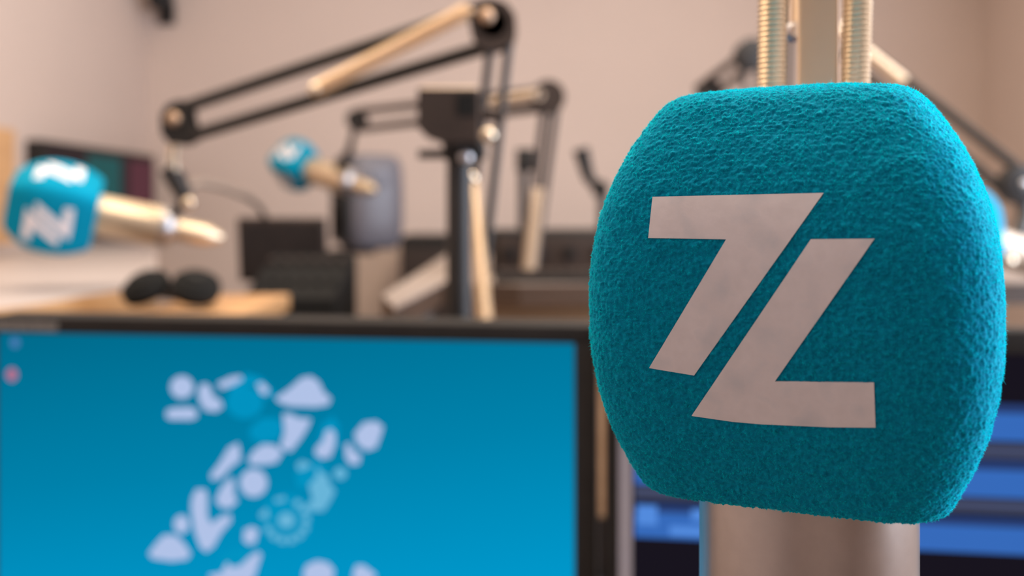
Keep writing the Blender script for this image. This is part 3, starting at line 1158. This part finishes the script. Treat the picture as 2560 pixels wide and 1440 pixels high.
# lower pair of tubes
bl = Vector((at(1196, 0, AY).x, AY, 0.80))
for (xa_, ya_, xb_, yb_) in ((1226, 110, 1150, 800), (1276, 78, 1196, 800)):
    top = at(xa_, ya_, AY)
    bot = at(xb_, yb_, AY)
    bot = top + (bot - top) * ((top.z - 0.83) / (top.z - bot.z))
    MB().cyl(top, bot, 0.0052, 16).build('lower_tube', M['black'], armA)
    lastbot = bot
fx = lastbot.x - 0.016
MB().box((fx, AY, 0.83), (0.075, 0.028, 0.05), bev=0.008).build('base_joint', M['black'], armA)
MB().cyl((fx, AY, HOST_Z + 0.02), (fx, AY, 0.82), 0.014, 24).build('spigot', M['nickel'], armA)
MB().cyl((fx, AY, HOST_Z), (fx, AY, HOST_Z + 0.022), 0.040, 36, 0.004).build('base', M['black'], armA)
# elbow plates
for off in (-0.013, 0.013):
    pts = []
    for (x, y) in ((1168, 30), (1190, 8), (1228, 0), (1266, 12), (1288, 42), (1291, 80), (1284, 112), (1236, 132), (1204, 128), (1180, 92)):
        p = at(x, y, AY)
        pts.append(Vector((p.x, AY + off, p.z)))
    MB().prism(pts, (0, 0.004, 0)).build('elbow_plate', M['brownblack'], armA, False)
e0 = at(1232, 62, AY)
MB().cyl((e0.x, AY - 0.013, e0.z), (e0.x, AY + 0.015, e0.z), 0.017, 28).build('elbow_drum', M['brownblack'], armA)
bolt(armA, (at(1217, 46, AY).x, AY - 0.014, at(1217, 46, AY).z), 0.0095, 'nickelreflect')
# upper pair of tubes
link(armA, (1196, 22), (462, 268), AY + 0.004, 1.32, 0.0085, name='upper_tube')
link(armA, (1208, 120), (470, 342), AY + 0.004, 1.32, 0.0085, name='upper_tube')
# upper spring
sA = at(1170, 26, AY - 0.016)
sB = at(790, 224, 1.215)
MB().spring(sA, sB, 0.0098, 0.0011, 0.0030, 16, 6).build('spring', M['springmetal'], armA)
bolt(armA, sB + Vector((0, -0.008, 0)), 0.008)
MB().cyl(sB, (at(790, 246, 1.24)), 0.003).build('spring_hook', M['nickel'], armA)
MB().cyl(sA, at(1186, 30, AY - 0.008), 0.004).build('spring_hook', M['nickel'], armA)
# lower spring
lA = at(1178, 455, AY - 0.03)
lB = at(1212, 800, AY - 0.03)
lB2 = lA + (lB - lA) * 1.05
MB().spring(lA, lB2, 0.0096, 0.0011, 0.0030, 16, 6).build('spring', M['springmetal'], armA)
bolt(armA, lA + Vector((0, -0.006, 0.004)), 0.0075)
MB().cyl(lA, at(1189, 450, AY), 0.003).build('spring_hook', M['nickel'], armA)
MB().cyl(lB2, (fx, AY - 0.008, 0.85), 0.003).build('spring_hook', M['nickel'], armA)
# cross clamp on the lower tubes
p = at(1228, 288, AY)
MB().box((p.x, AY, p.z), (0.034, 0.022, 0.014), Matrix.Rotation(0.1, 3, 'Y'), 0.003).build('cross_clamp', M['brownblack'], armA)
p = at(1221, 338, AY - 0.012)
bolt(armA, p, 0.0085)
MB().cyl(p, (at(1214, 338, AY).x, AY + 0.004, p.z), 0.003).build('bolt_shank', M['nickel'], armA)
# wrist
for off in (-0.012, 0.010):
    pts = [Vector((at(x, y, 1.32).x, 1.32 + off, at(x, y, 1.32).z)) for (x, y) in ((408, 290), (424, 264), (452, 252), (480, 256), (486, 300), (500, 345), (470, 362), (432, 362), (410, 336))]
    MB().prism(pts, (0, 0.004, 0)).build('wrist_plate', M['blackmatte'], armA, False)
bolt(armA, Vector((at(441, 299, 1.32).x, 1.307, at(441, 299, 1.32).z)), 0.0095, 'nickelreflect')
# link down to the clip
MB().tube([at(440, 335, 1.32), at(432, 385, 1.325), at(436, 430, 1.33)], 0.007).build('swivel', M['nickel'], armA)
MB().tube([at(418, 418, 1.33), at(440, 448, 1.335), at(462, 492, 1.335)], [0.012, 0.014, 0.011]).build('clip', M['black'], armA)
bolt(armA, at(470, 507, 1.32), 0.0080)
MB().tube([at(462, 490, 1.335), at(452, 515, 1.335), at(430, 540, 1.335)], 0.006).build('clip_jaw', M['blackmatte'], armA)
tag(armA, 'black microphone arm with two pale coil springs reaching over to the left microphone', 'boom stand')


def mic_matrix(p_foam, p_end, roll):
    z = (Vector(p_foam) - Vector(p_end)).normalized()
    up = Vector((0, 0, 1))
    x = up.cross(z).normalized()     # horizontal
    y = z.cross(x)
    R = Matrix((x, y, z)).transposed()
    R = R @ Matrix.Rotation(roll, 3, 'Z')
    return Matrix.Translation(Vector(p_foam)) @ R.to_4x4()


pA, eA = at(134, 516, 1.33), at(455, 576, 1.39)
microphone(mic_matrix(pA, eA, -0.42), 'left microphone with teal windscreen lying sideways above the pale table', body_len=(pA - eA).length, body_r=0.0275)

# cable from that clip
MB().tube([at(466, 470, 1.40), at(500, 456, 1.42), at(560, 470, 1.45), at(615, 490, 1.55), at(648, 514, 1.72), at(664, 545, 1.88), at(668, 590, 1.90), at(668, 625, 1.852)], 0.0058).build('cable', M['cable'], None)
bpy.data.objects['cable'].location = (0, 0, 0)
tag(bpy.data.objects['cable'], 'thin brown cable curving down behind the left microphone to the dark monitor', 'cable')

# ------------------------------------------------------------------ black pole with a box head
PY = 1.06
pole = empty('equipment_pole', (at(1148, 0, PY).x, PY, HOST_Z))
ppx = at(1148, 0, PY).x
ztop = at(0, 352, PY).z
MB().cyl((ppx, PY, HOST_Z + 0.012), (ppx, PY, ztop), 0.0134, 32).build('tube', M['black'], pole)
MB().cyl((ppx, PY, HOST_Z), (ppx, PY, HOST_Z + 0.014), 0.040, 40, 0.004).build('base', M['black'], pole)
hpts = []
for (x, y) in ((1044, 222), (1196, 222), (1197, 356), (1116, 356), (1062, 338), (1044, 318)):
    p = at(x, y, PY - 0.03)
    hpts.append(Vector((p.x, PY - 0.03, p.z)))
MB().prism(hpts, (0, 0.06, 0)).build('head_box', M['brownblack'], pole, False)
pt = at(1121, 224, PY - 0.03)
MB().box((pt.x, PY, pt.z + 0.001), (0.058, 0.058, 0.004), bev=0.001).build('lid', M['post'], pole)
a, b = at(1112, 348, PY - 0.018), at(1214, 398, PY - 0.018)
MB().box(((a.x + b.x) / 2, PY, (a.z + b.z) / 2), (b.x - a.x, 0.034, a.z - b.z), bev=0.005).build('clamp_block', M['blackmatte'], pole)
a, b = at(1142, 234, PY - 0.0305), at(1188, 288, PY - 0.0305)
MB().box(((a.x + b.x) / 2, PY - 0.0302, (a.z + b.z) / 2), (b.x - a.x, 0.002, a.z - b.z)).build('inset_panel', M['rubber'], pole, False)
kn = at(1150, 386, PY)
MB().cyl((kn.x - 0.044, PY - 0.005, kn.z), (kn.x, PY - 0.005, kn.z), 0.0050, 16, 0.001).build('clamp_knob', M['black'], pole)
MB().lathe([(0.0150, 0), (0.018, 0.004), (0.018, 0.030), (0.0150, 0.034)], Matrix.Translation((ppx, PY, at(0, 400, PY).z)), 32).build('collar', M['black'], pole)
bolt(pole, Vector((at(1166, 400, PY).x, PY - 0.019, at(1166, 396, PY).z)), 0.0075, 'chrome')
tag(pole, 'black pole topped by a dark box head with side knob', 'pole')

# ------------------------------------------------------------------ second boom arm (farther) with its microphone
BYD = 1.55
armB = empty('boom_stand', (at(1322, 0, BYD).x, BYD, TZ))
bx = at(1324, 0, BYD).x
MB().cyl((bx, BYD, TZ), (bx, BYD, TZ + 0.012), 0.028, 32, 0.003).build('base', M['black'], armB)
MB().cyl((bx, BYD, TZ + 0.012), (bx, BYD, TZ + 0.05), 0.010, 20).build('spigot', M['brownblack'], armB)
for (xa_, ya_, xb_, yb_) in ((1362, 262, 1312, 664), (1392, 252, 1338, 664)):
    MB().cyl(at(xa_, ya_, BYD), at(xb_, yb_, BYD), 0.0062, 14).build('lower_tube', M['brownblack'], armB)
MB().spring(at(1345, 470, BYD - 0.02), at(1322, 680, BYD - 0.02), 0.0125, 0.0014, 0.0040, 14, 5).build('spring', M['springdull'], armB)
for off in (-0.012, 0.009):
    c = at(1370, 244, BYD)
    MB().cyl((c.x, BYD + off - 0.002, c.z), (c.x, BYD + off + 0.003, c.z), 0.026, 32).build('elbow_plate', M['brownblack'], armB)
c = at(1370, 244, BYD)
MB().cyl((c.x, BYD - 0.012, c.z), (c.x, BYD + 0.012, c.z), 0.014, 24).build('elbow_drum', M['brownblack'], armB)
WD = 2.28
link(armB, (1362, 226), (900, 278), BYD + 0.004, WD, 0.0085, 'brownblack', 'upper_tube')
link(armB, (1362, 268), (900, 322), BYD + 0.004, WD, 0.0085, 'brownblack', 'upper_tube')
MB().spring(at(1350, 236, BYD - 0.022), at(1230, 256, BYD + 0.08), 0.0085, 0.0014, 0.0040, 14, 5).build('spring', M['springdull'], armB)
cw = at(893, 300, WD)
for off in (-0.012, 0.010):
    MB().cyl((cw.x, WD + off - 0.002, cw.z), (cw.x, WD + off + 0.003, cw.z), 0.024, 28).build('wrist_plate', M['blackmatte'], armB)
MB().cyl((cw.x, WD - 0.012, cw.z), (cw.x, WD + 0.012, cw.z), 0.014, 20).build('wrist_drum', M['blackmatte'], armB)
MB().tube([at(890, 310, WD), at(880, 350, 2.30), at(872, 385, 2.36), at(850, 405, 2.41), at(846, 434, 2.45)], [0.007, 0.007, 0.010, 0.012, 0.009]).build('clip', M['black'], armB)
tag(armB, 'thin dark microphone arm running level behind the black box head', 'boom stand')
pB, eB = at(737, 411, 2.52), at(900, 464, 2.42)
microphone(mic_matrix(pB, eB, -0.86), 'far microphone with small teal windscreen in front of the grey loudspeaker', body_len=(pB - eB).length * 0.97, body_r=0.033)

# ------------------------------------------------------------------ far pole with a black block
QY = 1.90
q = empty('equipment_pole', (at(1308, 0, QY).x, QY, TZ))
qx = at(1308, 0, QY).x
MB().cyl((qx, QY, TZ), (qx, QY, TZ + 0.012), 0.028, 28, 0.003).build('base', M['black'], q)
MB().cyl((qx, QY, TZ + 0.008), (qx, QY, at(0, 420, QY).z), 0.0095, 20).build('tube', M['black'], q)
a, b = at(1290, 372, QY), at(1336, 428, QY)
MB().box(((a.x + b.x) / 2, QY, (a.z + b.z) / 2), (b.x - a.x, 0.036, a.z - b.z), bev=0.004).build('head_box', M['blackmatte'], q)
tag(q, 'thin far pole with a small black block beside the level arm', 'pole')

# small tilted handset, taken for a bit of another microphone arm
DY = 1.92
g = empty('tilted_handset', (at(1506, 0, DY).x, DY, TZ))
gx = at(1506, 0, DY).x
MB().cyl((gx, DY, TZ), (gx, DY, TZ + 0.012), 0.03, 28, 0.003).build('base', M['black'], g)
MB().tube([(gx, DY, TZ + 0.008), (gx, DY, at(0, 480, DY).z), at(1500, 462, DY), at(1482, 458, DY)], 0.0095).build('stem', M['black'], g)
MB().cyl(at(1500, 472, DY - 0.012), at(1500, 472, DY + 0.012), 0.017, 24, 0.002).build('joint', M['blackmatte'], g)
MB().tube([at(1484, 462, DY), at(1470, 440, DY), at(1452, 372, DY)], [0.010, 0.012, 0.016], 18).build('head', M['blackmatte'], g)
tag(g, 'black tilted handset on a thin stand left of the large windscreen', 'lamp')

# ------------------------------------------------------------------ grey loudspeaker on a floor stand
SY = 2.75
sp = empty('loudspeaker', (at(910, 0, SY).x, SY, at(0, 618, SY).z))
cx = at(922, 0, SY).x
z0s, z1s = at(0, 622, SY).z, at(0, 388, SY).z
hs = z1s - z0s
# rounded cabinet: superellipse rings, slightly bulging
Rs = Matrix.Rotation(0.50, 3, 'Z')
rings = []
prof = [(0.0, 0.72), (0.03, 0.86), (0.10, 0.95), (0.3, 1.0), (0.6, 1.0), (0.85, 0.97), (0.94, 0.90), (0.985, 0.78), (1.0, 0.6)]
V, Fc = [], []
seg = 40
for (t, k) in prof:
    for s in range(seg):
        a = 2 * PI * s / seg
        e = 2 / 3.2
        x = math.copysign(abs(math.cos(a)) ** e, math.cos(a)) * 0.085 * k
        y = math.copysign(abs(math.sin(a)) ** e, math.sin(a)) * 0.090 * k
        p = Rs @ Vector((x, y, 0))
        V.append(Vector((cx + p.x, SY + p.y, z0s + hs * t)))
for i in range(len(prof) - 1):
    for s in range(seg):
        s2 = (s + 1) % seg
        Fc.append((i * seg + s, i * seg + s2, (i + 1) * seg + s2, (i + 1) * seg + s))
Fc.append(tuple(range(seg))[::-1])
Fc.append(tuple(range((len(prof) - 1) * seg, len(prof) * seg)))
sp.location = (cx, SY, z0s)
MB().add(V, Fc).build('cabinet', M['greyplastic'], sp)
fn = Rs @ Vector((-1, 0, 0))
fc = Vector((cx, SY, z0s + hs * 0.5)) + fn * 0.082
MB().box(fc, (0.012, 0.135, hs * 0.84), Rs, 0.005).build('grille', M['darkgrille'], sp)
for (tz, rr) in ((0.32, 0.045), (0.72, 0.020)):
    c = Vector((cx, SY, z0s + hs * tz)) + fn * 0.088
    MB().cyl(c, c + fn * 0.006, rr, 28, 0.002).build('driver', M['rubber'], sp)
bc = Vector((cx, SY, z0s + hs * 0.76)) + (Rs @ Vector((0, -1, 0))) * 0.0885
MB().cyl(bc, bc + (Rs @ Vector((0, -1, 0))) * 0.003, 0.028, 28, 0.001).build('badge_ring', M['greyplastic'], sp)
tag(sp, 'grey rounded loudspeaker turned sideways behind the far microphone', 'loudspeaker')
sxp = at(838, 0, SY).x
ss = empty('speaker_stand', (sxp, SY, 0))
MB().cyl((sxp, SY, 0.02), (sxp, SY, z0s - 0.012), 0.013, 24).build('tube', M['black'], ss)
MB().box((cx - 0.045, SY, z0s - 0.007), (0.12, 0.10, 0.012), bev=0.002).build('top_plate', M['black'], ss)
MB().box((sxp, SY, 0.011), (0.30, 0.30, 0.02), bev=0.003).build('base', M['black'], ss)
tag(ss, 'black floor stand carrying the grey loudspeaker', 'stand')

# ------------------------------------------------------------------ arms on the right
CYD = 1.42
armC = empty('boom_stand', (at(2010, 0, 1.55).x, 1.66, TZ))
bx = at(2010, 0, 1.60).x
MB().cyl((bx, 1.66, TZ), (bx, 1.66, TZ + 0.016), 0.035, 32, 0.003).build('base', M['black'], armC)
ez = at(0, -26, 1.60)
for dx in (-0.016, 0.016):
    MB().cyl((bx + dx, 1.66, TZ + 0.04), (bx + dx, 1.62, ez.z), 0.0055, 14).build('lower_tube', M['black'], armC)
MB().box((bx, 1.66, TZ + 0.035), (0.05, 0.03, 0.045), bev=0.006).build('base_joint', M['black'], armC)
MB().cyl((bx, 1.60, ez.z + 0.01), (bx, 1.64, ez.z + 0.01), 0.034, 32, 0.003).build('elbow', M['black'], armC)
link(armC, (2020, 8), (2550, 424), 1.60, CYD, 0.0075, 'black', 'upper_tube')
link(armC, (1990, 40), (2524, 490), 1.60, CYD, 0.0075, 'black', 'upper_tube')
MB().spring(at(2060, 46, 1.58), at(2260, 205, 1.50), 0.0095, 0.0012, 0.0032, 14, 5).build('spring', M['springmetal'], armC)
cw = at(2548, 462, CYD)
MB().cyl((cw.x, CYD - 0.016, cw.z), (cw.x, CYD + 0.016, cw.z), 0.028, 32, 0.003).build('wrist', M['black'], armC)
bolt(armC, Vector((cw.x, CYD - 0.017, cw.z)), 0.007, 'chrome')
MB().tube([at(2550, 480, CYD), at(2562, 540, 1.41), at(2545, 590, 1.40), at(2524, 622, 1.39), at(2512, 650, 1.385)], [0.008, 0.010, 0.012, 0.012, 0.009]).build('clip', M['black'], armC)
bolt(armC, at(2524, 652, 1.36), 0.0085, 'nickel')
tag(armC, 'dark microphone arm descending to the right edge behind the front windscreen', 'boom stand')
pC, eC = at(2376, 572, 1.36), at(2640, 668, 1.42)
microphone(mic_matrix(pC, eC, 0.4), 'right microphone mostly hidden behind the large front windscreen', body_len=(pC - eC).length, body_r=0.0252, faces=(), bodymat='springdull')

armD = empty('boom_stand', (at(1905, 0, 2.0).x, 1.95, TZ))
dx0 = at(1898, 0, 1.95).x
MB().cyl((dx0, 1.95, TZ), (dx0, 1.95, TZ + 0.016), 0.035, 32, 0.003).build('base', M['black'], armD)
ed = at(1876, 138, 1.95)
for dx in (-0.014, 0.014):
    MB().cyl((dx0 + dx, 1.95, TZ + 0.012), (ed.x + dx, 1.95, ed.z), 0.0058, 14).build('lower_tube', M['black'], armD)
MB().cyl((ed.x, 1.93, ed.z), (ed.x, 1.97, ed.z), 0.031, 32, 0.003).build('elbow', M['black'], armD)
link(armD, (1868, 128), (1742, 222), 1.95, 2.05, 0.008, 'brownblack', 'upper_tube')
link(armD, (1884, 158), (1775, 246), 1.95, 2.05, 0.008, 'brownblack', 'upper_tube')
wd_ = at(1772, 228, 2.05)
MB().cyl((wd_.x, 2.03, wd_.z), (wd_.x, 2.07, wd_.z), 0.026, 28, 0.003).build('wrist', M['black'], armD)
tag(armD, 'far folded microphone arm peeking over the top left of the large windscreen', 'boom stand')

# ------------------------------------------------------------------ display and woodwork on the left wall
def onleft(px):
    return XL * FPX / (px - 1280.0)
ya_, yb_ = onleft(62), onleft(352)
zt_ = 1.405
zb_ = 1.13
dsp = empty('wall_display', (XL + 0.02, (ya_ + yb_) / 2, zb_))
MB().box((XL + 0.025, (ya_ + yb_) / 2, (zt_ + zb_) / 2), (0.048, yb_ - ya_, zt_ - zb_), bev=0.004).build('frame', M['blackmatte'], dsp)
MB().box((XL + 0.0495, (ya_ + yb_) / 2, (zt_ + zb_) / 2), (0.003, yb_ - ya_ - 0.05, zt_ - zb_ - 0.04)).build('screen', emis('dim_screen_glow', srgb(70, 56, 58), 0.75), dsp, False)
for (p0, p1, col) in ((175, 262, (52, 98, 98)), (285, 345, (104, 62, 70))):  # teal and red reflections in the dark glass, painted as glowing patches
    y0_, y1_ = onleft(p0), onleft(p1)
    MB().box((XL + 0.0515, (y0_ + y1_) / 2, (zt_ + zb_) / 2 + 0.0), (0.001, y1_ - y0_, zt_ - zb_ - 0.05)).build('reflection_patch', emis('painted_reflection_glow', srgb(*col), 0.85), dsp, False)
tag(dsp, 'dim wide display on the left wall with teal and red reflections painted on as patches', 'display')
yo1 = (XL + 0.166) * FPX / (40 - 1280.0)
yo0 = yo1 - 0.42
wc = empty('oak_cabinet', (XL + 0.08, (yo0 + yo1) / 2, 1.135))
MB().box((XL + 0.074, (yo0 + yo1) / 2, 1.27), (0.146, yo1 - yo0, 0.27), bev=0.003).build('body', M['oakdark'], wc)
MB().box((XL + 0.157, (yo0 + yo1) / 2, 1.27), (0.018, yo1 - yo0 - 0.006, 0.262), bev=0.002).build('door', M['oak'], wc)
MB().cyl((XL + 0.175, yo0 + 0.05, 1.17), (XL + 0.175, yo0 + 0.05, 1.25), 0.006).build('handle', M['nickel'], wc)
tag(wc, 'warm oak wall cabinet at the far left edge beside the display', 'cabinet')

# ------------------------------------------------------------------ small wall loudspeaker high in the corner
ws = empty('wall_speaker', at(400, 20, 3.5))
c = at(402, -22, 3.46)
MB().box(c, (0.075, 0.075, 0.12), Matrix.Rotation(0.5, 3, 'Z') @ Matrix.Rotation(0.25, 3, 'X'), 0.010).build('cabinet', M['blackmatte'], ws)
d_ = at(402, 18, 3.48)
MB().tube([d_ + Vector((0, 0, 0.02)), Vector((d_.x - 0.02, 3.56, d_.z)), Vector((d_.x - 0.02, BACK - 0.001, d_.z))], 0.010).build('bracket', M['black'], ws)
MB().box((d_.x - 0.02, BACK - 0.005, d_.z), (0.06, 0.008, 0.08), bev=0.002).build('wall_plate', M['black'], ws)
tag(ws, 'small black loudspeaker bracketed high in the wall corner', 'loudspeaker')
